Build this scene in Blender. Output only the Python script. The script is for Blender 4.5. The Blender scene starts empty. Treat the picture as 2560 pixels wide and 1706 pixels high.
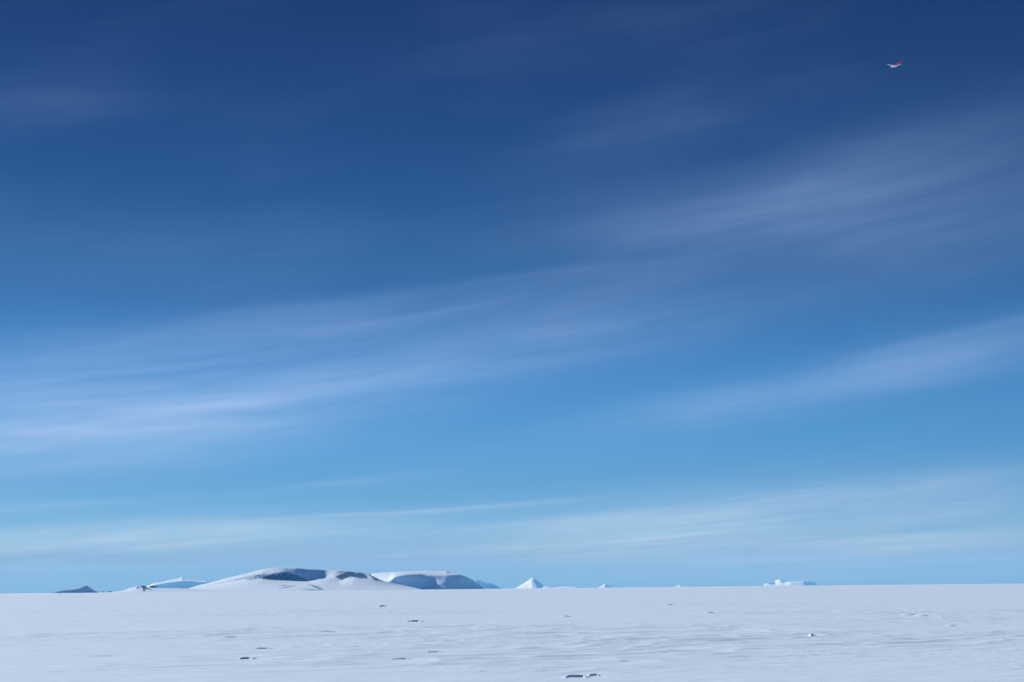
import bpy, bmesh, math, random
import numpy as np
from mathutils import Vector, Matrix

# ------------------------------------------------------------------ camera, sky, sun, exposure
scene = bpy.context.scene
COL = scene.collection
EYE = 1.7
PITCH = math.radians(8.92)
ROLL = math.radians(-0.56)
FPX = 3940.0                       # focal length in pixels of the 2560 px wide photograph
SUN_AZ, SUN_EL = math.radians(-53.0), math.radians(22.0)   # azimuth measured from the view axis (+Y), positive to the right

cam_data = bpy.data.cameras.new("camera")
cam = bpy.data.objects.new("camera", cam_data)
COL.objects.link(cam)
scene.camera = cam
cam_data.sensor_width = 36.0
cam_data.lens = 36.0 * FPX / 2560.0
cam_data.clip_start, cam_data.clip_end = 0.05, 200000.0
CAM_ROT = Matrix.Rotation(math.pi / 2 + PITCH, 3, 'X') @ Matrix.Rotation(ROLL, 3, 'Z')
cam.matrix_world = Matrix.Translation((0, 0, EYE)) @ CAM_ROT.to_4x4()
RM = np.array(CAM_ROT)


def ray(px, py):
    """Unit directions for photograph pixels (arrays allowed)."""
    px, py = np.asarray(px, float), np.asarray(py, float)
    d = np.stack([(px - 1280) / FPX, -(py - 853) / FPX, -np.ones_like(px + py)], -1) @ RM.T
    return d / np.linalg.norm(d, axis=-1, keepdims=True)


def azel(px, py):
    d = ray(px, py)
    return np.arctan2(d[..., 0], d[..., 1]), np.arcsin(d[..., 2])


def at(px, py, dist):
    """World point at horizontal distance dist along the line of sight of a pixel."""
    d = ray(px, py)
    k = np.asarray(dist, float) / np.hypot(d[..., 0], d[..., 1])
    return d * k[..., None] + np.array([0, 0, EYE])


scene.view_settings.view_transform = 'Standard'
scene.view_settings.look = 'None'
scene.view_settings.exposure = 0.22
scene.view_settings.gamma = 1.0
scene.cycles.use_denoising = True
scene.cycles.max_bounces = 6
scene.cycles.volume_bounces = 1

world = bpy.data.worlds.new("World")
scene.world = world
world.use_nodes = True
NT = world.node_tree
LK = NT.links


class Sock:
    """Small arithmetic wrapper so that node maths reads as formulas."""
    def __init__(self, s, nt): self.s, self.nt = s, nt
    def _op(self, op, *a):
        n = self.nt.nodes.new('ShaderNodeMath'); n.operation = op
        for i, v in enumerate((self,) + a):
            if isinstance(v, Sock): self.nt.links.new(v.s, n.inputs[i])
            else: n.inputs[i].default_value = v
        return Sock(n.outputs[0], self.nt)
    def __add__(self, o): return self._op('ADD', o)
    def __sub__(self, o): return self._op('SUBTRACT', o)
    def __mul__(self, o): return self._op('MULTIPLY', o)
    def __truediv__(self, o): return self._op('DIVIDE', o)
    def f(self, op, *a): return self._op(op, *a)


def combine(nt, x, y, z):
    n = nt.nodes.new('ShaderNodeCombineXYZ')
    for i, v in enumerate((x, y, z)):
        if isinstance(v, Sock): nt.links.new(v.s, n.inputs[i])
        else: n.inputs[i].default_value = v
    return n.outputs[0]


def noise_node(nt, vec, scale, detail=3.0, rough=0.5, dist=0.0):
    n = nt.nodes.new('ShaderNodeTexNoise')
    nt.links.new(vec, n.inputs['Vector'])
    n.inputs['Scale'].default_value = scale
    n.inputs['Detail'].default_value = detail
    n.inputs['Roughness'].default_value = rough
    n.inputs['Distortion'].default_value = dist
    return Sock(n.outputs['Fac'], nt)


def lin(c):
    c = np.asarray(c, float) / 255.0
    return np.where(c <= 0.04045, c / 12.92, ((c + 0.055) / 1.055) ** 2.4)


# clear-sky colour by elevation in degrees, as a grade on the Nishita sky
SKY = [
    # elevation, wanted sRGB, nishita radiance there (strength 0.1, straight ahead)
    (0.0, (142, 187, 217), (.685, .702, .523)),
    (1.0, (138, 185, 217), (.640, .695, .550)),
    (2.0, (127, 180, 216), (.574, .675, .582)),
    (3.0, (113, 172, 215), (.490, .630, .610)),
    (4.0, (101, 164, 213), (.423, .586, .630)),
    (5.0, (91, 158, 213), (.370, .540, .630)),
    (6.0, (85, 152, 210), (.322, .494, .625)),
    (7.5, (76, 141, 203), (.272, .440, .602)),
    (9.0, (67, 127, 189), (.236, .392, .575)),
    (10.5, (60, 113, 173), (.206, .356, .547)),
    (12.0, (54, 103, 160), (.186, .322, .514)),
    (14.0, (45, 90, 146), (.162, .285, .475)),
    (16.0, (39, 81, 136), (.147, .260, .445)),
    (18.0, (35, 73, 127), (.134, .238, .418)),
    (20.5, (31, 65, 117), (.120, .214, .385)),
    (25.0, (29, 62, 113), (.103, .186, .345)),
    (40.0, (28, 60, 111), (.072, .133, .260)),
    (90.0, (28, 60, 112), (.043, .081, .164)),
]
GRADE = np.array([(0.301, 0.300, 0.300), (0.499, 0.359, 0.300), (0.642, 0.590, 0.546), (0.648, 0.609, 0.593), (0.648, 0.620, 0.621), (0.652, 0.644, 0.652), (0.649, 0.645, 0.661), (0.641, 0.645, 0.670), (0.621, 0.621, 0.650), (0.592, 0.590, 0.627), (0.581, 0.575, 0.601), (0.522, 0.520, 0.584), (0.488, 0.498, 0.576), (0.484, 0.471, 0.569), (0.454, 0.419, 0.539), (0.454, 0.419, 0.539), (0.454, 0.419, 0.539), (0.454, 0.419, 0.539)])       # fine correction per stop, for the light the haze adds
tc = NT.nodes.new('ShaderNodeTexCoord')
sep = NT.nodes.new('ShaderNodeSeparateXYZ')
LK.new(tc.outputs['Generated'], sep.inputs[0])
dx, dy, dz = (Sock(sep.outputs[i], NT) for i in range(3))
EL = dz.f('MINIMUM', 0.9999).f('MAXIMUM', 0.0).f('ARCSINE')
AZ = dx.f('ARCTAN2', dy)
sky = NT.nodes.new('ShaderNodeTexSky')
sky.sky_type = 'NISHITA'
sky.sun_disc = False
sky.sun_elevation, sky.sun_rotation = SUN_EL, SUN_AZ
sky.altitude, sky.air_density, sky.dust_density, sky.ozone_density = 1500, 1.0, 0.0, 2.5
ramp = NT.nodes.new('ShaderNodeValToRGB')
cr = ramp.color_ramp
cr.interpolation = 'LINEAR'
while len(cr.elements) < len(SKY):
    cr.elements.new(0.5)
for i, (e, c, n) in enumerate(SKY):
    cr.elements[i].position = (e / 90.0) ** 0.5
    g = lin(c) / np.array(n) * GRADE[i] * 0.5
    cr.elements[i].color = (*g, 1.0)
LK.new((EL / (math.pi / 2)).f('SQRT').s, ramp.inputs[0])


def vmath(op, a, b):
    n = NT.nodes.new('ShaderNodeVectorMath'); n.operation = op
    for i, v in enumerate((a, b)):
        if hasattr(v, 'is_output'): NT.links.new(v, n.inputs[i])
        else: n.inputs[i].default_value = v
    return n.outputs[0]


even = (AZ * 0.32 + 1.0).f('MAXIMUM', 0.72).f('MINIMUM', 1.06) * 2.0       # evens out the Nishita glow towards the sun
base_sky = vmath('MULTIPLY', vmath('MULTIPLY', sky.outputs[0], ramp.outputs[0]), combine(NT, even, even, even))

# high thin cirrus: long soft fibres that rise to the right, flatter the nearer they are to the horizon.
# Their slope depends on elevation e (degrees) as K1*e/(e+4)+K2; W is constant along such a fibre, T runs along it.
K1, K2 = 0.175, 0.012
KS = K1 + K2
CLOUDS = 1.0
DEG = 180 / math.pi
EDG = EL * DEG
T = AZ * DEG
W = EDG / KS + (EDG * KS + 4 * K2).f('LOGARITHM', math.e) * ((4 - 4 * K2 / KS) / KS) - T


def wt(px, py):
    a, e = azel(px, py)
    e = max(math.degrees(e), 0.0)
    a = math.degrees(a)
    return e / KS + math.log(KS * e + 4 * K2) * ((4 - 4 * K2 / KS) / KS) - a, a


warp = noise_node(NT, combine(NT, T * 0.07, W * 0.016, 3.7), 1.0, 3.0) - 0.5
WW = W + warp * 8.0
fib = noise_node(NT, combine(NT, T * 0.09, WW * 0.075, 0.0), 1.0, 3.0, 0.5, 0.4)
fib2 = noise_node(NT, combine(NT, T * 0.17, WW * 0.24, 5.0), 1.0, 3.0, 0.55, 0.3)
fib3 = noise_node(NT, combine(NT, T * 0.16, WW * 0.62, 2.0), 1.0, 2.0, 0.5, 0.2)
broad = noise_node(NT, combine(NT, T * 0.09, WW * 0.028, 9.0), 1.0, 2.0, 0.5)
fine = (fib - 0.5) * 1.4 + (fib2 - 0.5) * 0.8 + (fib3 - 0.5) * 0.4 + (broad - 0.5) * 0.6
alpha = ((broad - 0.47) * 0.045 + (fib - 0.5) * 0.030 + (fib2 - 0.5) * 0.016 + (fib3 - 0.5) * 0.006).f('MAXIMUM', 0.0)

# (pixel of the patch centre, half-width in pixels above / below the fibre, half-length along in px, strength, fibre contrast)
PATCHES = [
    (40, 1000, 130, 140, 420, .125, 0.75, .2),
    (330, 1040, 34, 60, 300, .040, 0.75, .15),
    (90, 960, 26, 40, 260, .035, 0.75, .2),
    (400, 1052, 90, 100, 470, .120, 0.75, .1),
    (250, 1130, 70, 80, 560, .075, 0.75, .2),
    (800, 950, 95, 80, 520, .095, 0.75, 0),
    (1380, 860, 70, 70, 420, .080, 0.75, 0),
    (350, 840, 30, 90, 420, .055, 0.75, .05),
    (900, 745, 14, 80, 420, .050, 0.75, .15),
    (1350, 695, 14, 80, 420, .040, 0.75, .5),
    (1000, 787, 8, 26, 260, .070, 0.4, .1),
    (830, 900, 8, 16, 180, .035, 0.4, 0),
    (2050, 480, 90, 100, 400, .062, 0.4, .1),
    (2330, 380, 120, 110, 380, .045, 0.4, -.1),
    (2450, 560, 120, 130, 360, .040, 0.6, 0),
    (2150, 620, 90, 120, 480, .030, 0.7, 0),
    (1620, 560, 70, 100, 420, .036, 0.7, .3),
    (2040, 957, 44, 60, 400, .085, 0.75, -.3),
    (2450, 890, 46, 55, 330, .085, 0.75, -.4),
    (2330, 852, 14, 22, 360, .035, 0.75, -.3),
    (1680, 1030, 40, 60, 360, .045, 0.75, -.2),
    (1800, 1268, 55, 170, 480, .110, 1.1, .25),
    (2350, 1230, 60, 200, 460, .115, 1.1, .25),
    (1500, 1300, 34, 60, 420, .085, 1.1, .2),
    (1150, 1268, 5, 8, 300, .14, 0.3, .3),
    (850, 1287, 4, 7, 240, .07, 0.3, .3),
    (1632, 1362, 30, 24, 480, .125, 1.1, .4),
    (2200, 1350, 24, 40, 480, .070, 1.1, .4),
    (1150, 1380, 22, 24, 420, .090, 1.1, .4),
    (220, 1345, 40, 60, 480, .185, 1.1, .2),
    (720, 1325, 30, 50, 420, .110, 1.1, .2),
    (120, 1266, 9, 14, 260, .085, 1.1, .3),
    (360, 1256, 6, 10, 160, .070, 1.1, .3),
    (880, 1207, 11, 14, 220, .085, 1.1, 0),
    (150, 280, 40, 45, 260, .016, 0.6, .2),
    (320, 620, 70, 80, 420, .026, 0.7, .4),
    (1500, 60, 70, 90, 480, .011, 0.7, 0),
    (1750, 300, 70, 60, 420, .013, 0.8, -.2),
]
for (px, py, up, dn, ln, amp, con, tilt) in PATCHES:
    w0, t0 = wt(px, py)
    wu = abs(wt(px, py - up)[0] - w0)
    wd = abs(wt(px, py + dn)[0] - w0)
    lt = ln / FPX * DEG
    dt = T - t0
    d = WW - w0
    if tilt:
        d = d + dt * tilt
    above = d.f('MAXIMUM', 0.0) / wu
    below = d.f('MINIMUM', 0.0) / wd
    g = (above * above + below * below + (dt / lt).f('POWER', 2.0)) * -1.0
    alpha = alpha + (g.f('EXPONENT') * amp) * (fine * con * 1.7 + 1.0).f('MAXIMUM', 0.05)
alpha = alpha * CLOUDS
alpha = alpha.f('MAXIMUM', 0.0).f('MINIMUM', 0.8)
mix = NT.nodes.new('ShaderNodeMix')
mix.data_type = 'RGBA'
LK.new(alpha.s, mix.inputs[0])
LK.new(base_sky, mix.inputs[6])
hi = EDG.f('SUBTRACT', 4.0).f('MULTIPLY', 0.1).f('MAXIMUM', 0.0).f('MINIMUM', 1.0)
LK.new(combine(NT, hi * -0.3 + 6.7, hi * 1.6 + 7.5, hi * 5.5 + 8.7), mix.inputs[7])    # sunlit ice cloud at the sky's own scale; bluer where it is thin and high
bg = NT.nodes['Background']
LK.new(mix.outputs[2], bg.inputs[0])
bg.inputs[1].default_value = 0.1

sun_data = bpy.data.lights.new("sun", 'SUN')
sun_data.energy = 5.0
sun_data.angle = math.radians(0.53)
sun_data.color = (0.86, 0.935, 1.0)
sun = bpy.data.objects.new("sun", sun_data)
COL.objects.link(sun)
SUN_DIR = Vector((math.sin(SUN_AZ) * math.cos(SUN_EL), math.cos(SUN_AZ) * math.cos(SUN_EL), math.sin(SUN_EL)))
sun.rotation_euler = SUN_DIR.to_track_quat('Z', 'Y').to_euler()
sun.location = (-300, 100, 500)

# ------------------------------------------------------------------ helpers
rng = np.random.default_rng(7)
PERM = rng.permutation(4096)
GA = rng.uniform(0, 2 * np.pi, 4096)
GX, GY = np.cos(GA), np.sin(GA)


def noise(x, y, seed=0):
    """2-D gradient noise, about -0.7..0.7."""
    xi, yi = np.floor(x).astype(np.int64), np.floor(y).astype(np.int64)
    xf, yf = x - xi, y - yi
    u = xf * xf * xf * (xf * (xf * 6 - 15) + 10)
    v = yf * yf * yf * (yf * (yf * 6 - 15) + 10)

    def g(ix, iy, fx, fy):
        h = PERM[(PERM[(ix + seed * 131) & 4095] + iy + seed * 57) & 4095]
        return GX[h] * fx + GY[h] * fy
    a, b = g(xi, yi, xf, yf), g(xi + 1, yi, xf - 1, yf)
    c, d = g(xi, yi + 1, xf, yf - 1), g(xi + 1, yi + 1, xf - 1, yf - 1)
    return (a * (1 - u) + b * u) * (1 - v) + (c * (1 - u) + d * u) * v


def fbm(x, y, seed=0, octs=4, gain=0.5):
    s, a, t = 0.0, 1.0, 0.0
    for k in range(octs):
        s = s + a * noise(x * 2 ** k, y * 2 ** k, seed + k)
        a *= gain
    return s


def smooth(e0, e1, x):
    t = np.clip((x - e0) / (e1 - e0), 0, 1)
    return t * t * (3 - 2 * t)


def make_obj(name, verts, faces, mat, parent=None, shade=True, mats=None, idx=None):
    me = bpy.data.meshes.new(name)
    verts = np.ascontiguousarray(verts, dtype=np.float32).reshape(-1, 3)
    if isinstance(faces, np.ndarray) and faces.shape[1] == 4:
        n = len(faces)
        me.vertices.add(len(verts)); me.vertices.foreach_set('co', verts.ravel())
        me.loops.add(4 * n); me.loops.foreach_set('vertex_index', faces.astype(np.int32).ravel())
        me.polygons.add(n); me.polygons.foreach_set('loop_start', np.arange(0, 4 * n, 4, dtype=np.int32))
        me.update(calc_edges=True)
    else:
        me.from_pydata(verts.tolist(), [], [list(map(int, f)) for f in faces])
    me.validate()
    if shade:
        me.polygons.foreach_set('use_smooth', np.ones(len(me.polygons), dtype=bool))
    for m in (mats or [mat]):
        me.materials.append(m)
    if idx is not None:
        me.polygons.foreach_set('material_index', np.asarray(idx, dtype=np.int32))
    o = bpy.data.objects.new(name, me)
    COL.objects.link(o)
    if parent: o.parent = parent
    return o


def tag(o, label=None, cat=None, group=None, kind=None):
    for k, v in (('label', label), ('category', cat), ('group', group), ('kind', kind)):
        if v: o[k] = v
    return o


def grid_faces(rows, cols):
    i = np.arange(rows - 1)[:, None] * cols + np.arange(cols - 1)[None, :]
    return np.stack([i, i + 1, i + cols + 1, i + cols], -1).reshape(-1, 4)


def material(name, color, rough=0.7, spec=0.2, noise_amt=0.0, nscale=1.0, bump=0.0, bscale=1.0, stretch=(1, 1, 1)):
    m = bpy.data.materials.new(name); m.use_nodes = True
    nt = m.node_tree
    p = nt.nodes['Principled BSDF']
    p.inputs['Roughness'].default_value = rough
    p.inputs['Specular IOR Level'].default_value = spec
    t = nt.nodes.new('ShaderNodeTexCoord'); mp = nt.nodes.new('ShaderNodeMapping')
    nt.links.new(t.outputs['Object'], mp.inputs[0]); mp.inputs['Scale'].default_value = stretch
    n = noise_node(nt, mp.outputs[0], nscale, 5.0, 0.6)
    mx = nt.nodes.new('ShaderNodeMix'); mx.data_type = 'RGBA'
    nt.links.new(((n - 0.5) * 2.2 + 0.5).f('MAXIMUM', 0.0).f('MINIMUM', 1.0).s, mx.inputs[0])
    c = np.array(color)
    mx.inputs[6].default_value = (*np.clip(c * (1 - noise_amt), 0, 1), 1)
    mx.inputs[7].default_value = (*np.clip(c * (1 + noise_amt), 0, 1), 1)
    nt.links.new(mx.outputs[2], p.inputs['Base Color'])
    if bump:
        b = nt.nodes.new('ShaderNodeBump')
        b.inputs['Strength'].default_value = 1.0
        b.inputs['Distance'].default_value = bump
        nb = noise_node(nt, mp.outputs[0], bscale, 6.0, 0.65)
        nt.links.new(nb.s, b.inputs['Height'])
        nt.links.new(b.outputs[0], p.inputs['Normal'])
    return m


M_SNOW = material('wind_packed_snow', (.82, .89, .975), .75, .12, .045, .9, .006, 6.0, (0.35, 1.0, 1.0))
M_FIRN = material('mountain_snow', (.80, .87, .955), .8, .1, .03, .006, 2.0, .012)
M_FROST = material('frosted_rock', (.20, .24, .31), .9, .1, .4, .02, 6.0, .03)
M_SCREE = material('snow_dusted_scree', (.36, .41, .49), .9, .1, .35, .008, 6.0, .03)
M_ROCK = material('dark_rock', (.05, .075, .125), .9, .2, .5, .02, 6.0, .03)  # blue of shade and distant haze is put into this base colour

# ------------------------------------------------------------------ the snow plain
WIND = math.radians(14)            # the wind-carved ridges run nearly across the view, turned a little away on the right
CW, SW = math.cos(WIND), math.sin(WIND)


# pixel of the dark front's middle, its width and height in photograph pixels, label
RIDGES = [
    (1439, 1691, 36, 4.6, 'thickest dark-fronted snow ridge, beside a small dark hump at the bottom edge'),
    (1484, 1687.5, 16, 3.6, 'short dark hump of snow just right of the thickest dark ridge'),
    (616, 1646, 24, 3.6, 'dark-fronted snow ridge with a long pale tail to its right, below a thin dark ridge'),
    (655, 1621, 26, 1.9, 'thin dark snow ridge just above the tailed dark ridge'),
    (1035, 1553, 26, 3.0, 'dark lens-shaped snow ridge below the gap between the dome and the flat-topped mountain'),
    (954, 1515.5, 10, 3.0, 'short dark snow lump far out below the big dome\'s right end'),
    (1000, 1647.5, 32, 2.0, 'arched thin dark snow ridge between two pale drifts'),
    (1085, 1630, 24, 1.8, 'straight thin dark snow ridge ending in a dark point at its right'),
    (1559, 1653, 22, 1.6, 'straight dark dash of a snow ridge above right of the thickest dark ridge'),
    (1412, 1541, 14, 2.4, 'small slanting dark snow ridge far out below the pyramid peak'),
    (1671, 1511.5, 11, 2.0, 'faint dark snow ridge, farthest out on the right half of the plain'),
    (1771, 1531, 13, 2.0, 'faint slanting dark snow ridge midway out on the right half of the plain'),
    (2272, 1536, 18, 2.6, 'dark snow ridge, left one of a close far pair on the right'),
    (2304, 1538.5, 18, 2.6, 'dark snow ridge, right one of a close far pair on the right'),
    (2376, 1564.5, 12, 2.4, 'small dark snow ridge alone below right of the far dark pair'),
    (2028, 1587, 6, 3.2, 'tiny dark snow lump at the right end of a bright drift'),
    (570, 1592, 18, 1.7, 'dim snow ridge under a bright fan of drifts, left of the tailed dark ridge'),
    (812, 1579, 26, 1.7, 'dim long snow ridge below the middle of the big dome'),
    (2170, 1612, 20, 1.6, 'dim flat snow ridge in the middle of the right third of the plain'),
    (250, 1640, 30, 1.8, 'dim long snow ridge in the left third of the plain'),
]

CALM = []                          # the drifts lie on smoother snow: their place and reach on the plain
for (px_, py_, w_, h_, l_) in RIDGES:
    d_ = ray(px_, py_ + h_ * .5)
    t_ = -EYE / d_[2]
    CALM.append((d_[0] * t_, d_[1] * t_, 1.0 * w_ / FPX * t_ + .25))


def ground_height(x, y):
    p, q = x * CW + y * SW, -x * SW + y * CW
    big_ = 0.16 * noise(p / 95, q / 60, 1) + 0.05 * noise(p / 34, q / 17, 2)
    wx, wy = 0.8 * noise(p / 7, q / 5, 3), 0.6 * noise(p / 6, q / 4, 4)
    patch = smooth(-0.10, 0.30, noise(p / 31, q / 19, 5))
    r1 = 1 - np.abs(noise(p / 4.6 + wx, q / 2.1 + wy, 6)) * 2.4
    r1 = np.clip(r1, 0, 1) ** 2.2
    r2 = 1 - np.abs(noise(p / 2.1 + wx * 1.5, q / 0.95 + wy * 1.5, 7)) * 2.4
    r2 = np.clip(r2, 0, 1) ** 2
    h = (0.050 * r1) * (0.10 + 0.90 * patch) + 0.026 * r2 * (0.2 + 0.8 * patch)
    r3 = 1 - np.abs(noise(p / 1.3 + wx * 2, q / 0.62 + wy * 2, 12)) * 2.6
    r3 = np.clip(r3, 0, 1) ** 2.0
    lumps = smooth(0.0, 0.45, noise(p / 11.0, q / 6.0, 13))
    r4 = np.clip(1 - np.abs(noise(p / 0.8 + wx * 3, q / 0.42 + wy * 3, 15)) * 2.6, 0, 1) ** 2.2
    h = h + 0.020 * r3 * (0.2 + 0.8 * lumps) + 0.014 * r4 * (0.15 + 0.85 * smooth(0.05, 0.4, noise(p / 14.0, q / 8.0, 16)))
    h = h + 0.010 * fbm(p / 1.5, q / 0.55, 8, 2)
    for (cx, cy, rr) in CALM:
        h = h * (1 - 0.92 * np.exp(-np.minimum(((x - cx) ** 2 + ((y - cy) / 2.0) ** 2) / (rr * rr), 50.0)))
    d = np.hypot(x, y)
    h = h * (1 - 0.9 * smooth(50, 70, np.degrees(np.abs(np.arctan2(x, y)))) * smooth(4, 25, d))
    return (h + big_) * (1 - smooth(2500, 9000, d))


r = np.concatenate([np.geomspace(0.6, 20, 190)[:-1], np.geomspace(20, 1400, 1250)[:-1], np.geomspace(1400, 44000, 120)])
a = np.concatenate([np.radians(np.arange(-180, -60, 1.2)), np.radians(np.arange(-60, -24, 0.24)), np.radians(np.arange(-24, 24, 0.045)), np.radians(np.arange(24, 60, 0.24)), np.radians(np.arange(60, 180.01, 1.2))])
a = np.unique(np.round(a, 7))
R, A = np.meshgrid(r, a, indexing='ij')
X, Y = R * np.sin(A), R * np.cos(A)
Z = ground_height(X, Y)
gv = np.stack([X, Y, Z], -1).reshape(-1, 3)
gf = grid_faces(len(r), len(a))[:, ::-1]
tag(make_obj('snow_ground', gv, gf, M_SNOW), 'wide flat plain of wind-packed snow running out to the horizon', 'snow', kind='structure')


def ground_at(px, py):
    """Point where the line of sight of a pixel meets the snow plain."""
    d = ray(px, py)
    t = np.geomspace(15, 4000, 20000)
    P = np.array([0, 0, EYE])[None] + d[None] * t[:, None]
    below = P[:, 2] < ground_height(P[:, 0], P[:, 1])
    k = int(np.argmax(below))
    return P[k], t[k]


# ------------------------------------------------------------------ mountains: lofts through contour lines at real distances
PXM = 1 / FPX


def horizon_y(px):
    return 1484.0 - 25.5 * np.asarray(px, float) / 2560


def poly(pts, x):
    pts = np.asarray(pts, float)
    return np.interp(x, pts[:, 0], pts[:, 1])


def soften(v, n):
    for _ in range(n):
        v = np.concatenate([v[:1], (v[:-2] + 2 * v[1:-1] + v[2:]) / 4, v[-1:]])
    return v


def loft(name, x0, x1, ncol, curves, rough=0.0, back=1.0, sub=7, seed=0, mat=None, rough_scale=60.0, jag=0.0, depth_soft=60, row_soft=4, move=None):
    """curves, front to back: (outline [(px, py)], depth [(px, metres)]); the last one is the skyline."""
    xs = np.linspace(x0, x1, ncol)
    P = []
    for (outline, depth) in curves:
        py = poly(outline, xs)
        if outline is not curves[-1][0]:
            py = soften(py, 25)
        py = np.minimum(py, horizon_y(xs) + 1.5)
        if jag and outline is curves[-1][0]:
            ends = np.clip(np.minimum(xs - x0, x1 - xs) / (0.06 * (x1 - x0)), 0, 1)
            py = py - jag * ends * fbm(xs / 7.0 + seed * 9, xs * 0 + len(P) * 1.7, seed + 3, 4, 0.6)
        dist = soften(poly(depth, xs), depth_soft)
        if move:                   # same shape, larger and farther off
            dist = move[1] + (dist - move[0]) * move[1] / move[0]
        P.append(at(xs, py, dist))
    top = P[-1]
    d2 = top[:, :2] / np.linalg.norm(top[:, :2], axis=1, keepdims=True)
    for f, g in ((0.35, 0.72), (1.0, 0.0)):
        h = top[:, 2] + 3
        b = top.copy()
        b[:, :2] += d2 * (np.maximum(h, 1) * 2.2 * f * back)[:, None]
        b[:, 2] = h * g - 3
        P.append(b)
    rows = []
    for k in range(len(P) - 1):
        for j in range(sub):
            t = j / sub
            rows.append(P[k] * (1 - t) + P[k + 1] * t)
    rows.append(P[-1])
    V = np.array(rows)
    k = sub * (len(curves) - 1)
    V[:k + 1] = soften(V[:k + 1], row_soft)
    if rough:
        nrm = fbm(V[..., 0] / rough_scale, V[..., 1] / rough_scale + V[..., 2] / rough_scale * 1.3, 20 + seed, 5, 0.55)
        lift = np.clip((V[..., 2] + 2) / 12, 0, 1)
        sky_row = sub * (len(curves) - 1)
        w = np.ones(V.shape[0]); w[sky_row] = 0.25
        dirs = V[..., :2] / np.linalg.norm(V[..., :2], axis=-1, keepdims=True)
        V[..., :2] += dirs * (nrm * rough * lift * w[:, None])[..., None]
    o = make_obj(name, V.reshape(-1, 3), grid_faces(V.shape[0], ncol), mat or M_FIRN)
    return tag(o, kind='structure'), V


def rock_patch(name, parent, V, x0, x1, x_cols, outline_top, outline_bot, seed, bulge=4.0, mat=None, n=70, m=16, jag=1.0):
    """Rock that stands a few metres proud of a loft V between two outlines; its rim sinks into the snow."""
    d = V - np.array([0, 0, EYE])
    xs = np.linspace(x0, x1, n)
    # each loft column is at a fixed pixel column: tabulate depth against screen height on it
    cam_v = d @ RM
    PXv = 1280 + FPX * cam_v[..., 0] / -cam_v[..., 2]
    PYv = 853 - FPX * cam_v[..., 1] / -cam_v[..., 2]
    DST = np.hypot(d[..., 0], d[..., 1])
    top = poly(outline_top, xs) - jag * fbm(xs / 9.0, xs * 0, 40 + seed, 4, 0.65) * 1.6
    bot = poly(outline_bot, xs) + jag * fbm(xs / 11.0, xs * 0 + 4, 50 + seed, 4, 0.6) * 1.0
    out = np.zeros((m, n, 3))
    for i, x in enumerate(xs):
        c = int(np.argmin(np.abs(PXv[0] - x)))
        front = np.minimum.accumulate(PYv[:, c])
        keep = np.concatenate([[True], np.diff(front) < -1e-6])
        yy, dd = PYv[keep, c][::-1], DST[keep, c][::-1]
        s = np.linspace(0, 1, m)
        y = bot[i] * (1 - s) + min(top[i], bot[i] - 0.02) * s
        dist = np.interp(y, yy, dd)
        rim = np.minimum(np.minimum(s, 1 - s) * 5, min(i, n - 1 - i) / 5.0).clip(0, 1)
        off = bulge * (0.7 + 1.1 * fbm(np.full(m, x / 6.0), s * 3.0, 60 + seed, 4, 0.6)) * rim - 1.2 * (1 - rim)
        out[:, i] = at(np.full(m, x), y, dist - off)
    # close it at the back, inside the mountain
    back = out.copy()
    dirs = back[..., :2] / np.linalg.norm(back[..., :2], axis=-1, keepdims=True)
    back[..., :2] += dirs * 25.0
    verts = np.concatenate([out.reshape(-1, 3), back.reshape(-1, 3)])
    f = grid_faces(m, n)
    k = m * n
    faces = [tuple(q) for q in f] + [tuple(q[::-1] + k) for q in f]
    ring = [j for j in range(n)] + [j * n + n - 1 for j in range(1, m)] + [(m - 1) * n + j for j in range(n - 2, -1, -1)] + [j * n for j in range(m - 2, 0, -1)]
    for u, v in zip(ring, ring[1:] + ring[:1]):
        faces.append((v, u, u + k, v + k))
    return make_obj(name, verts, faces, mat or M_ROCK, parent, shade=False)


# -- the big dome-shaped mountain in the middle
D = 6200.0
saw = [(470, 0), (655, -40), (705, -60), (760, 20), (812, 112), (822, 112), (846, 80), (880, 125), (920, 210), (935, 110), (960, 170), (1060, 330)]
mid_saw = [(x, D + 620 + s) for x, s in saw]
def shift(saw, k, base):
    return [(x, base + k * v) for x, v in saw]


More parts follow.
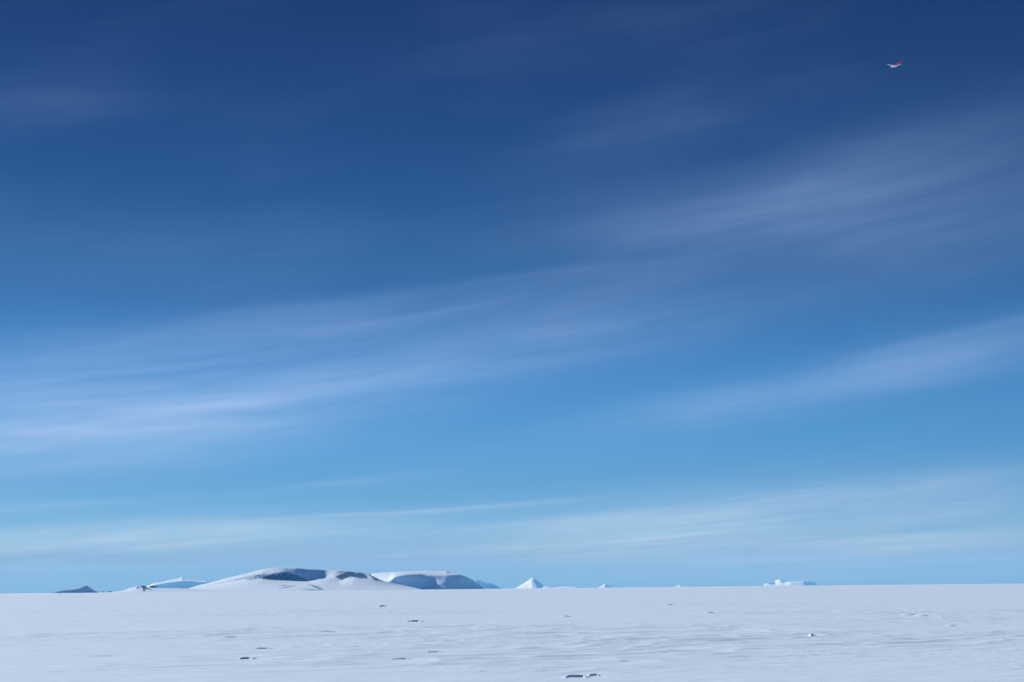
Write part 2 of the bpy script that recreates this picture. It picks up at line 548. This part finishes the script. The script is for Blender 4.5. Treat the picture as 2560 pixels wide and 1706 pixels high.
big, BV = loft('mountain', 440, 1062, 520, [
    ([(440, 1482), (1062, 1478)], [(440, D - 60), (560, D - 200), (760, D - 320), (940, D - 160), (1062, D + 200)]),
    ([(440, 1481), (480, 1477), (600, 1471), (700, 1467), (770, 1465), (812, 1466), (870, 1466), (950, 1468), (1000, 1470), (1062, 1476)],
     [(440, D), (560, D + 60), (700, D + 60), (812, D + 120), (900, D + 170), (1062, D + 300)]),
    ([(440, 1481), (470, 1473), (530, 1464), (580, 1455), (620, 1449), (655, 1448), (700, 1452), (770, 1454), (800, 1450), (818, 1449), (836, 1451), (850, 1453), (862, 1450), (885, 1446), (920, 1449), (950, 1455), (985, 1462), (1040, 1471), (1062, 1476)],
     shift(saw, .35, D + 780)),
    ([(440, 1481), (470, 1472), (530, 1460), (580, 1449), (620, 1441), (655, 1437), (680, 1434), (705, 1432), (735, 1434), (760, 1441), (785, 1447), (812, 1446), (836, 1440), (850, 1440), (880, 1440), (905, 1440), (925, 1442), (945, 1450), (985, 1460), (1040, 1470), (1062, 1476)],
     shift(saw, .9, D + 830)),
    ([(440, 1481), (470, 1471.5), (503, 1462), (526, 1457), (572, 1444.5), (618, 1434), (656, 1424), (686, 1420), (740, 1420), (786, 1424), (840, 1426), (867, 1427.5), (901, 1431), (922, 1436), (944, 1447), (959, 1453), (985, 1459), (1040, 1470), (1062, 1476)],
     shift(saw, .9, D + 950)),
], rough=9.0, seed=1, sub=9, depth_soft=30)
tag(big, 'broad white snow dome with dark crags along its upper front, largest mountain on the horizon', 'mountain')
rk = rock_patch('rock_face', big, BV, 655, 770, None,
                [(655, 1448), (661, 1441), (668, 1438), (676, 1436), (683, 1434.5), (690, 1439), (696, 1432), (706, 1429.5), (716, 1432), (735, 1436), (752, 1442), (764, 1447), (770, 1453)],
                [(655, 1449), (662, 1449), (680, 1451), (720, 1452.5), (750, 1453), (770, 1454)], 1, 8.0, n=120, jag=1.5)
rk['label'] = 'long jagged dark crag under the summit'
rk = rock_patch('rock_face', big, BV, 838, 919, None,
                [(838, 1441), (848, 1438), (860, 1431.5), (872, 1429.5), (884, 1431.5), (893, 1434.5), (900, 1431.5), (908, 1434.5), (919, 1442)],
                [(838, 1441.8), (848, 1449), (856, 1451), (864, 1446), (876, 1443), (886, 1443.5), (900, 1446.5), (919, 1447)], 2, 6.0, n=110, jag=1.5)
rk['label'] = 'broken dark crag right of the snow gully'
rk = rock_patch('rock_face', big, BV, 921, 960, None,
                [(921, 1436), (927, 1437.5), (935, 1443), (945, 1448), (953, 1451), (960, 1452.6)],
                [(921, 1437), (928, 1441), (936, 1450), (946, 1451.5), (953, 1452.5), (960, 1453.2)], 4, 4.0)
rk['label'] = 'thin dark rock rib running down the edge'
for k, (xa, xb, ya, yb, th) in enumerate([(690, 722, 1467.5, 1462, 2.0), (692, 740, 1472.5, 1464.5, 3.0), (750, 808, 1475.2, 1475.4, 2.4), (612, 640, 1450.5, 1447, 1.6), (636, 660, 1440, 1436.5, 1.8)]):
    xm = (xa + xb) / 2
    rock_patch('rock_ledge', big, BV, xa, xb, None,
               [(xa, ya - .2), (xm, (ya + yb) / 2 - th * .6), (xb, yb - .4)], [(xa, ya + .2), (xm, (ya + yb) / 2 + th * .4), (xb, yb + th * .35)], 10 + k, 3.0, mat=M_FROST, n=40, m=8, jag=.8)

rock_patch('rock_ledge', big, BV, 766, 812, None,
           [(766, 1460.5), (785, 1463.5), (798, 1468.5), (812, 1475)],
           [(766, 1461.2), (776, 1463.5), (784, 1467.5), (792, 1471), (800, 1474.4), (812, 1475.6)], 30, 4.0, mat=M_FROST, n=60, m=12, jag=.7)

# -- flat-topped mountain behind its right shoulder
D = 9800.0
tbl, TV = loft('mountain', 915, 1216, 330, [
    ([(915, 1480), (1216, 1477)], [(915, D - 100), (1000, D - 40), (1045, D + 345), (1075, D + 318), (1110, D + 280), (1150, D + 315), (1185, D + 450), (1216, D + 700)]),
    ([(915, 1475), (980, 1456), (1000, 1458.5), (1025, 1469), (1045, 1474.5), (1058, 1473), (1072, 1460), (1092, 1450.5), (1119, 1443.5), (1150, 1441), (1170, 1447), (1185, 1453.5), (1200, 1465), (1216, 1475)],
     [(915, D + 150), (978, D + 60), (1000, D + 150), (1045, D + 410), (1058, D + 425), (1075, D + 415), (1110, D + 400), (1150, D + 450), (1185, D + 590), (1216, D + 840)]),
    ([(915, 1475), (975, 1452), (981, 1447), (985, 1443), (1009, 1438.7), (1050, 1436.5), (1105, 1438), (1130, 1437), (1148, 1437), (1160, 1441), (1177, 1449), (1188, 1454), (1211, 1473), (1216, 1475)],
     [(915, D + 200), (978, D + 80), (1009, D + 190), (1050, D + 450), (1075, D + 452), (1110, D + 440), (1150, D + 480), (1185, D + 610), (1216, D + 860)]),
    ([(915, 1475), (925, 1440), (933, 1434), (960, 1431.5), (990, 1430), (1066, 1427.5), (1116, 1428), (1126, 1433), (1148, 1436), (1160, 1440), (1177, 1448), (1188, 1453.5), (1211, 1472), (1216, 1474.5)],
     [(915, D + 900), (1000, D + 780), (1110, D + 800), (1135, D + 640), (1180, D + 640), (1216, D + 880)]),
], rough=5.0, seed=2, sub=9, depth_soft=300, row_soft=5)
tag(tbl, 'flat-topped snow mountain with blue-shaded front, behind the big dome\'s right shoulder', 'mountain')

# -- far blue ridge to the right of it
D = 21000.0
o, _ = loft('mountain', 1172, 1262, 150, [
    ([(1172, 1478), (1262, 1476)], [(1172, D), (1262, D + 500)]),
    ([(1172, 1466), (1195, 1460), (1216, 1466), (1235, 1466), (1255, 1472), (1262, 1474)], [(1172, D + 60), (1195, D + 60), (1225, D + 500), (1262, D + 900)]),
    ([(1172, 1462), (1183, 1455), (1190, 1451), (1200, 1450), (1207, 1453.5), (1214, 1458.5), (1224, 1457.5), (1230, 1459), (1240, 1464), (1250, 1469), (1262, 1473)], [(1172, D + 150), (1195, D + 120), (1225, D + 620), (1262, D + 1000)]),
], rough=40, seed=3, jag=.8, rough_scale=350, depth_soft=10, move=(D, 25000))
tag(o, 'small far ridge in blue shade, between the flat-topped mountain and the white pyramid', 'mountain')

# -- the pyramid peak and the low ridge beside it
D = 19000.0
pyr, _ = loft('mountain_peak', 1284, 1366, 170, [
    ([(1284, 1476), (1366, 1475)], [(1284, D + 330), (1312, D + 130), (1330, D), (1349, D - 40), (1366, D + 400)]),
    ([(1284, 1472), (1300, 1467.5), (1318, 1460), (1330, 1457), (1342, 1460), (1350, 1470.5), (1357, 1470), (1366, 1471)], [(1284, D + 345), (1305, D + 240), (1318, D + 190), (1330, D + 130), (1342, D + 90), (1350, D + 40), (1357, D + 260), (1366, D + 520)]),
    ([(1284, 1472), (1300, 1465.5), (1320, 1456), (1330, 1449), (1335, 1447), (1341, 1452), (1348, 1460), (1354, 1463), (1359, 1467), (1366, 1471)], [(1284, D + 350), (1310, D + 265), (1326, D + 200), (1335, D + 210), (1342, D + 230), (1350, D + 290), (1366, D + 560)]),
    ([(1284, 1472), (1291, 1469.5), (1310, 1458.5), (1325, 1449), (1331, 1444.5), (1334, 1443.5), (1340, 1449.5), (1348, 1456), (1356, 1462), (1359, 1466.5), (1366, 1471)], [(1284, D + 360), (1310, D + 320), (1331, D + 280), (1340, D + 350), (1366, D + 600)]),
], rough=26, seed=4, sub=12, rough_scale=300, depth_soft=3, row_soft=2, move=(D, 27000))
tag(pyr, 'sharp white pyramid peak standing alone on the horizon, shaded on its right side', 'mountain')
D = 17500.0
o, LV = loft('snow_hill', 1352, 1446, 110, [
    ([(1352, 1476), (1446, 1474)], [(1352, D), (1446, D)]),
    ([(1352, 1472), (1364, 1470), (1385, 1471.5), (1400, 1469.5), (1425, 1469), (1440, 1470), (1446, 1471)], [(1352, D + 200), (1446, D + 260)]),
    ([(1352, 1471), (1364, 1466.5), (1374, 1467), (1382, 1470), (1395, 1468), (1412, 1466.5), (1425, 1467), (1436, 1466.5), (1441, 1468.5), (1446, 1471)], [(1352, D + 520), (1446, D + 560)]),
], rough=10, seed=5, move=(D, 25000))
tag(o, 'very low white ridge at the right foot of the pyramid peak', 'hill')
D = 24000.0
o, _ = loft('mountain_peak', 1496, 1536, 70, [
    ([(1496, 1473), (1536, 1472)], [(1496, D), (1536, D + 200)]),
    ([(1496, 1469), (1512, 1465), (1517, 1466), (1524, 1468.5), (1536, 1470)], [(1496, D + 340), (1512, D + 240), (1536, D + 500)]),
    ([(1496, 1469), (1505, 1465), (1512, 1460), (1514, 1459.5), (1518, 1462.5), (1524, 1465.5), (1530, 1467), (1536, 1470)], [(1496, D + 500), (1513, D + 330), (1536, D + 700)]),
], rough=20, seed=6, move=(D, 36000))
tag(o, 'tiny white peak just showing above the horizon, second from the pyramid peak', 'mountain')
D = 26000.0
o, _ = loft('mountain_peak', 1688, 1712, 40, [
    ([(1688, 1471), (1712, 1470)], [(1688, D), (1712, D)]),
    ([(1688, 1466.5), (1697, 1463.5), (1700, 1462), (1703, 1464.5), (1712, 1466.5)], [(1688, D + 500), (1700, D + 330), (1712, D + 700)]),
], rough=10, seed=7, move=(D, 38000))
tag(o, 'barely visible white point on the horizon, smallest of the far peaks', 'mountain')
D = 23000.0
o, _ = loft('mountain', 1908, 2050, 190, [
    ([(1908, 1469), (2050, 1467)], [(1908, D), (2050, D)]),
    ([(1908, 1464.5), (1920, 1461.5), (1940, 1461), (1955, 1459.5), (1975, 1458), (2000, 1458.5), (2020, 1460), (2035, 1462), (2044, 1463)], [(1908, D + 300), (1920, D + 330), (1938, D + 390), (1950, D + 320), (1965, D + 250), (1976, D + 150), (2012, D + 120), (2022, D + 340), (2036, D + 560), (2050, D + 800)]),
    ([(1908, 1464.5), (1914, 1459), (1922, 1457), (1934, 1456), (1938, 1452), (1945, 1449), (1952, 1448.8), (1962, 1451), (1972, 1454), (1984, 1454), (2000, 1453), (2012, 1452.5), (2028, 1454), (2036, 1455.5), (2042, 1461), (2050, 1464)], [(1908, D + 360), (1922, D + 400), (1938, D + 420), (1948, D + 350), (1975, D + 310), (2008, D + 310), (2018, D + 440), (2035, D + 680), (2050, D + 900)]),
], rough=70, seed=8, jag=.8, rough_scale=650, depth_soft=6, row_soft=2, sub=12, move=(D, 36000))
tag(o, 'low pale twin-humped mountain alone on the bare right half of the horizon', 'mountain')

# -- the left group
D = 12500.0
o, BL = loft('mountain', 130, 248, 200, [
    ([(130, 1485), (248, 1484)], [(130, D), (248, D + 300)]),
    ([(130, 1482), (150, 1478), (175, 1475.5), (200, 1472), (220, 1474), (235, 1479), (248, 1481.5)], [(130, D + 60), (175, D + 60), (205, D + 80), (222, D + 300), (248, D + 620)]),
    ([(130, 1482.5), (140, 1479.5), (150, 1476), (160, 1474.5), (164, 1474), (168, 1476), (174, 1473.5), (178, 1475), (190, 1471), (205, 1466.5), (217, 1464), (222, 1467), (232, 1474.5), (242, 1480), (248, 1482)], [(130, D + 160), (175, D + 180), (205, D + 230), (218, D + 300), (235, D + 560), (248, D + 700)]),
], rough=30, seed=9, jag=1.1, rough_scale=200, depth_soft=10, mat=M_SCREE)
tag(o, 'small grey-blue pointed mountain at the left end of the range', 'mountain')
D = 22000.0
far, FV = loft('mountain', 352, 536, 240, [
    ([(352, 1484), (536, 1481)], [(352, D), (536, D)]),
    ([(352, 1475), (380, 1464), (400, 1459), (430, 1455.5), (455, 1453), (480, 1453), (500, 1456), (520, 1458), (536, 1466)], [(352, D + 260), (380, D + 110), (410, D + 100), (440, D + 130), (470, D + 190), (500, D + 260), (536, D + 520)]),
    ([(352, 1475), (370, 1465), (385, 1458.5), (397, 1456.5), (410, 1455.5), (420, 1452), (432, 1449), (446, 1446), (456, 1443.5), (464, 1447.5), (474, 1450), (490, 1452.5), (506, 1453), (514, 1452.5), (522, 1456), (529, 1459), (536, 1466)], [(352, D + 520), (400, D + 640), (446, D + 800), (470, D + 760), (514, D + 760), (536, D + 1000)]),
], rough=60, seed=10, jag=.9, rough_scale=520, depth_soft=6, row_soft=2, sub=12, move=(D, 27000))
tag(far, 'distant blue-faced mountain with a white cap, seen between the rock outcrop and the big dome', 'mountain')
D = 5200.0
knoll, KV = loft('snow_hill', 235, 610, 260, [
    ([(235, 1486), (610, 1482)], [(235, D - 100), (610, D - 60)]),
    ([(235, 1484), (300, 1480), (340, 1476), (360, 1475.5), (385, 1475.5), (430, 1476), (480, 1476.5), (540, 1479), (610, 1481)], [(235, D + 120), (350, D + 60), (480, D + 160), (610, D + 260)]),
    ([(235, 1483.5), (290, 1479.5), (310, 1476), (328, 1470), (340, 1467), (352, 1466), (364, 1468.5), (376, 1470.5), (400, 1471), (440, 1471.5), (470, 1471.8), (520, 1475), (560, 1478), (610, 1481)], [(235, D + 330), (350, D + 300), (480, D + 420), (610, D + 500)]),
], rough=5, seed=11)
tag(knoll, 'small snow knoll with a dark rock tip, left of the big dome', 'hill')


def crag(name, px, py, w, h, dist, seed, mat=M_ROCK):
    """A rough boulder-like crag: jittered, flattened sphere with angular facets; w, h in photograph pixels at dist."""
    bm = bmesh.new()
    bmesh.ops.create_icosphere(bm, subdivisions=3, radius=1.0)
    W_, H_ = w * PXM * dist * .5, h * PXM * dist
    c = at(px, py, dist)
    for v in bm.verts:
        n = v.co.normalized()
        k = 1 + .55 * float(fbm(np.array(n.x * 1.7 + seed), np.array(n.y * 1.7 + n.z * 2.3), seed, 4, .6))
        v.co = Vector((n.x * W_ * k, n.y * W_ * .8 * k, (n.z * .62 + .35) * H_ * k))
    me = bpy.data.meshes.new(name); bm.to_mesh(me); bm.free()
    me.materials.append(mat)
    o = bpy.data.objects.new(name, me); COL.objects.link(o)
    o.location = Vector(c.tolist())
    return o


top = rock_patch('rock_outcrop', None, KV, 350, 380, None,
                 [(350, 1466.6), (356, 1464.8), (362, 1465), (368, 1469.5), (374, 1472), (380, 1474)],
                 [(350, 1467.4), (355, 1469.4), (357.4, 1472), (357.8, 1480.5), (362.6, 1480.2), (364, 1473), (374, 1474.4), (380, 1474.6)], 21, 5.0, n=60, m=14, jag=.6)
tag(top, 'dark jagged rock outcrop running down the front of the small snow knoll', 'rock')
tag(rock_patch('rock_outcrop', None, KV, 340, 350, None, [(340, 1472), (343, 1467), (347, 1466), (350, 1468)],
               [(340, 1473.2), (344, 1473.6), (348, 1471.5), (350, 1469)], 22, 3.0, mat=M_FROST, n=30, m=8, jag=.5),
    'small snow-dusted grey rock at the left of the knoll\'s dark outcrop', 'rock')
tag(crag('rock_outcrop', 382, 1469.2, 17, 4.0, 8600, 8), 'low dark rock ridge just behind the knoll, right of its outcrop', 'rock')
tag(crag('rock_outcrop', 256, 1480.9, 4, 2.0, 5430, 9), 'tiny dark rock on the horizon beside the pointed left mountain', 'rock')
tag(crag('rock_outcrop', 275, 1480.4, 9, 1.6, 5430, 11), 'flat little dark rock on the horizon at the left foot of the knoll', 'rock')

# ------------------------------------------------------------------ wind-carved ridges whose undercut fronts lie in shade
def snow_ridge(px, py, w, h, label, seed, dim=0.0):
    g, dist = ground_at(px, py + h * .5)
    m = dist * PXM                                   # metres per photograph pixel there
    Wd, H = w * m, max(h * m, .012)
    n, L = 81, Wd * 2.3                              # the drift is longer than its dark front
    rs = np.random.default_rng(seed)
    s = np.linspace(-1, 1, n)
    prof = np.clip(1 - s * s, 0, 1) ** 1.25
    crest = H * (prof ** .9) * (1 + .22 * fbm(s * 2.2 + seed, s * 0, seed, 3))
    steep = smooth(.62, .34, np.abs(s)) * (1 - dim)        # where the front is undercut
    lean = -.9 if seed == 3 else 0.0 if seed < 3 else float(rs.uniform(-.7, .7))     # one end of the front is deeper cut than the other
    steep = steep * np.clip(1 + lean * s * 1.6, .1, 1)
    wob = .12 * H * fbm(s * 2, s * 0 + seed, seed + 4, 2) + .03 * L * (s * s)
    rows = []
    # cross-section, from the toe in front over the lip to the long tail behind: (outwards, up)
    depth = 2.6 * H + .05
    section = [(-.25, -.30), (.55, -.05), (1.05, .08), (.80, .45), (.20, .80), (-.20, .98), (.05, 1.05), (.6, .98), (1.5, .80), (3.0, .45), (5.5, .12), (8.0, -.35)]
    gentle = [(-16.0, -.30), (-12.5, .02), (-9.0, .20), (-6.0, .45), (-3.2, .70), (-1.2, .92), (.05, 1.0), (.6, .98), (1.5, .80), (3.0, .45), (5.5, .12), (8.0, -.35)]
    fwd = np.array([g[0], g[1]]) / np.hypot(g[0], g[1])
    side = np.array([fwd[1], -fwd[0]])
    for (a1, b1), (a2, b2) in zip(section, gentle):
        o_ = (a1 * steep + a2 * (1 - steep)) * H * (.2 + .8 * prof) + wob
        u_ = (b1 * steep + b2 * (1 - steep)) * crest + .25 * H * prof * (0 if abs(b1) < .1 else 1)
        if (a1, b1) in (section[0], section[-1]):
            u_ = u_ * 0 - 1.5 * H          # toe and tail are rooted in the snow
        P = side[None] * (s * L / 2)[:, None] + fwd[None] * o_[:, None]
        gz = ground_height(g[0] + P[:, 0], g[1] + P[:, 1]) - g[2]
        rows.append(np.concatenate([P, (u_ + gz)[:, None]], 1))
    V = np.array(rows)
    o = make_obj('snow_ridge', V.reshape(-1, 3), grid_faces(len(rows), n), M_SNOW)
    o.location = Vector(g.tolist())
    return tag(o, label, 'snow ridge', 'dark-fronted snow ridges on the plain')


for k, (px, py, w, h, lab) in enumerate(RIDGES):
    snow_ridge(px, py, w, h, lab, k + 1, 0.0 if k < 3 else .85 if any(t in lab for t in ('dim', 'faint', 'small', 'tiny', 'pair')) else .35)

# ------------------------------------------------------------------ the aeroplane
M_RED = material('red_paint', (.34, .008, .012), .7, .05, .05, 1.0)
M_WHITE = material('white_paint', (.72, .74, .76), .5, .3, .03, 1.0)
M_DARK = material('dark_glass', (.02, .025, .03), .1, .5, .05, 1.0)
M_METAL = material('propeller_metal', (.12, .12, .13), .4, .5, .05, 1.0)


def tube(stations, seg=20):
    """Body of revolution-like sections along local +X: (x, z centre, half width, half height)."""
    v, f = [], []
    for (x, zc, hw, hh) in stations:
        for k in range(seg):
            t = 2 * math.pi * k / seg
            v.append((x, hw * math.cos(t), zc + hh * math.sin(t)))
    for i in range(len(stations) - 1):
        for k in range(seg):
            k2 = (k + 1) % seg
            f.append((i * seg + k, i * seg + k2, (i + 1) * seg + k2, (i + 1) * seg + k))
    f.append(tuple(range(seg))[::-1])
    f.append(tuple((len(stations) - 1) * seg + k for k in range(seg)))
    return v, f


def aerofoil_panel(p0, c0, p1, c1, th, up=(0, 0, 1)):
    """Tapered lifting surface from root leading edge p0 (chord c0, running to -X) to tip leading edge p1 (chord c1)."""
    prof = [(0, 0), (.08, .5), (.3, .62), (.7, .3), (1, 0), (.7, -.2), (.3, -.38), (.08, -.32)]
    v, f, n, m = [], [], 7, len(prof)
    p0, p1, up = Vector(p0), Vector(p1), Vector(up)
    for i in range(n):
        t = i / (n - 1)
        c = c0 + (c1 - c0) * t
        if i == n - 1: c *= .8
        b = p0.lerp(p1, t)
        for (u, w) in prof:
            v.append(tuple(b + Vector((-u * c, 0, 0)) + up * (w * th * c)))
    for i in range(n - 1):
        for k in range(m):
            k2 = (k + 1) % m
            f.append((i * m + k, i * m + k2, (i + 1) * m + k2, (i + 1) * m + k))
    f.append(tuple(range(m))[::-1]); f.append(tuple((n - 1) * m + k for k in range(m)))
    return v, f


plane = bpy.data.objects.new('aeroplane', None)
COL.objects.link(plane)
tag(plane, 'small twin-engined aeroplane flying in the deep blue sky, red above with white belly and wings', 'aeroplane')
v, f = tube([(9.9, -.35, .12, .12), (9.5, -.3, .55, .6), (8.6, -.15, .95, 1.05), (7.2, 0, 1.2, 1.3), (5, .05, 1.3, 1.42), (0, .05, 1.3, 1.42), (-3, .15, 1.2, 1.3), (-6, .4, .85, .95), (-8.5, .7, .42, .5), (-9.8, .85, .12, .16)])
fz = [sum(v[i][2] for i in q) / len(q) for q in f]
fx = [sum(v[i][0] for i in q) / len(q) for q in f]
make_obj('fuselage', v, f, None, plane, mats=[M_RED, M_WHITE], idx=[0 if z > -.6 + max(0, -x - 4) * .08 else 1 for z, x in zip(fz, fx)])
for s in (1, -1):
    v, f = aerofoil_panel((4.3, s * 1.0, -.95), 3.1, (2.9, s * 14.0, 1.5), 1.1, .15)
    make_obj('wing', v, f, M_WHITE, plane)
    v, f = aerofoil_panel((-7.6, s * .2, .75), 1.7, (-8.3, s * 3.1, .9), .8, .1)
    make_obj('tailplane', v, f, M_RED, plane)
    e = bpy.data.objects.new('engine', None)
    v, f = tube([(5.6, 0, .25, .25), (5.2, 0, .55, .55), (4.2, 0, .72, .75), (2.5, -.05, .7, .75), (.2, -.1, .35, .4), (-.8, -.1, .08, .1)], 14)
    v = [(x + 1.2, y + s * 2.95, z - .6) for x, y, z in v]
    e = make_obj('engine', v, f, M_WHITE, plane)
    pv, pf = [], []
    for b in range(5):
        t = 2 * math.pi * b / 5
        cy, cz = math.cos(t), math.sin(t)
        k = len(pv)
        for (rr, w) in ((.2, .10), (1.0, .15), (1.75, .08)):
            for sx in (-1, 1):
                for off in (-.02, .02):
                    pv.append((6.88 + off, s * 2.95 + cy * rr - cz * w * sx, -.6 + cz * rr + cy * w * sx))
        for i in (0, 1):
            q = k + i * 4
            pf += [(q, q + 2, q + 6, q + 4), (q + 1, q + 5, q + 7, q + 3), (q, q + 4, q + 5, q + 1), (q + 2, q + 3, q + 7, q + 6)]
        pf += [(k, k + 1, k + 3, k + 2), (k + 8, k + 10, k + 11, k + 9)]
    make_obj('propeller', pv, pf, M_METAL, e, shade=False)
v, f = aerofoil_panel((-6.2, 0, .9), 3.6, (-8.7, 0, 3.5), 1.7, .1, (0, 1, 0))
make_obj('tail_fin', v, f, M_RED, plane)
v, f = tube([(8.75, .55, .55, .1), (8.4, .8, .8, .22), (7.9, 1.0, .85, .25), (7.5, 1.12, .6, .2)], 12)
make_obj('windscreen', v, f, M_DARK, plane)
PD = 2080.0
pa, pe = azel(2241.5, 162.5)
plane.location = Vector(at(2241.5, 162.5, PD * math.cos(float(pe))).tolist())
HEAD = float(pa) + math.radians(-47)                 # azimuth of travel: away and to the left
plane.rotation_euler = Matrix.Rotation(math.pi / 2 - HEAD, 3, 'Z').to_euler()
plane.rotation_euler = (Matrix.Rotation(math.pi / 2 - HEAD, 3, 'Z') @ Matrix.Rotation(math.radians(-11), 3, 'X')).to_euler()

# ------------------------------------------------------------------ the air
def air(density=3.0e-5):
    me = bpy.data.meshes.new('haze')
    bm = bmesh.new()
    bmesh.ops.create_cube(bm, size=1.0)
    bm.to_mesh(me); bm.free()
    o = bpy.data.objects.new('haze', me); COL.objects.link(o)
    top = plane.location.z + 60
    o.scale = (89000, 89000, top + 25)
    o.location = (0, 0, (top - 25) / 2)
    m = bpy.data.materials.new('thin_air'); m.use_nodes = True
    nt = m.node_tree
    nt.nodes.clear()
    out = nt.nodes.new('ShaderNodeOutputMaterial')
    p = nt.nodes.new('ShaderNodeVolumePrincipled')
    p.inputs['Color'].default_value = (.13, .48, 1.0, 1)
    p.inputs['Absorption Color'].default_value = (1, 1, 1, 1)
    p.inputs['Density'].default_value = density
    nt.links.new(p.outputs[0], out.inputs['Volume'])
    me.materials.append(m)
    return tag(o, 'thin blue air between the camera and the far mountains', 'haze', kind='stuff')


air()
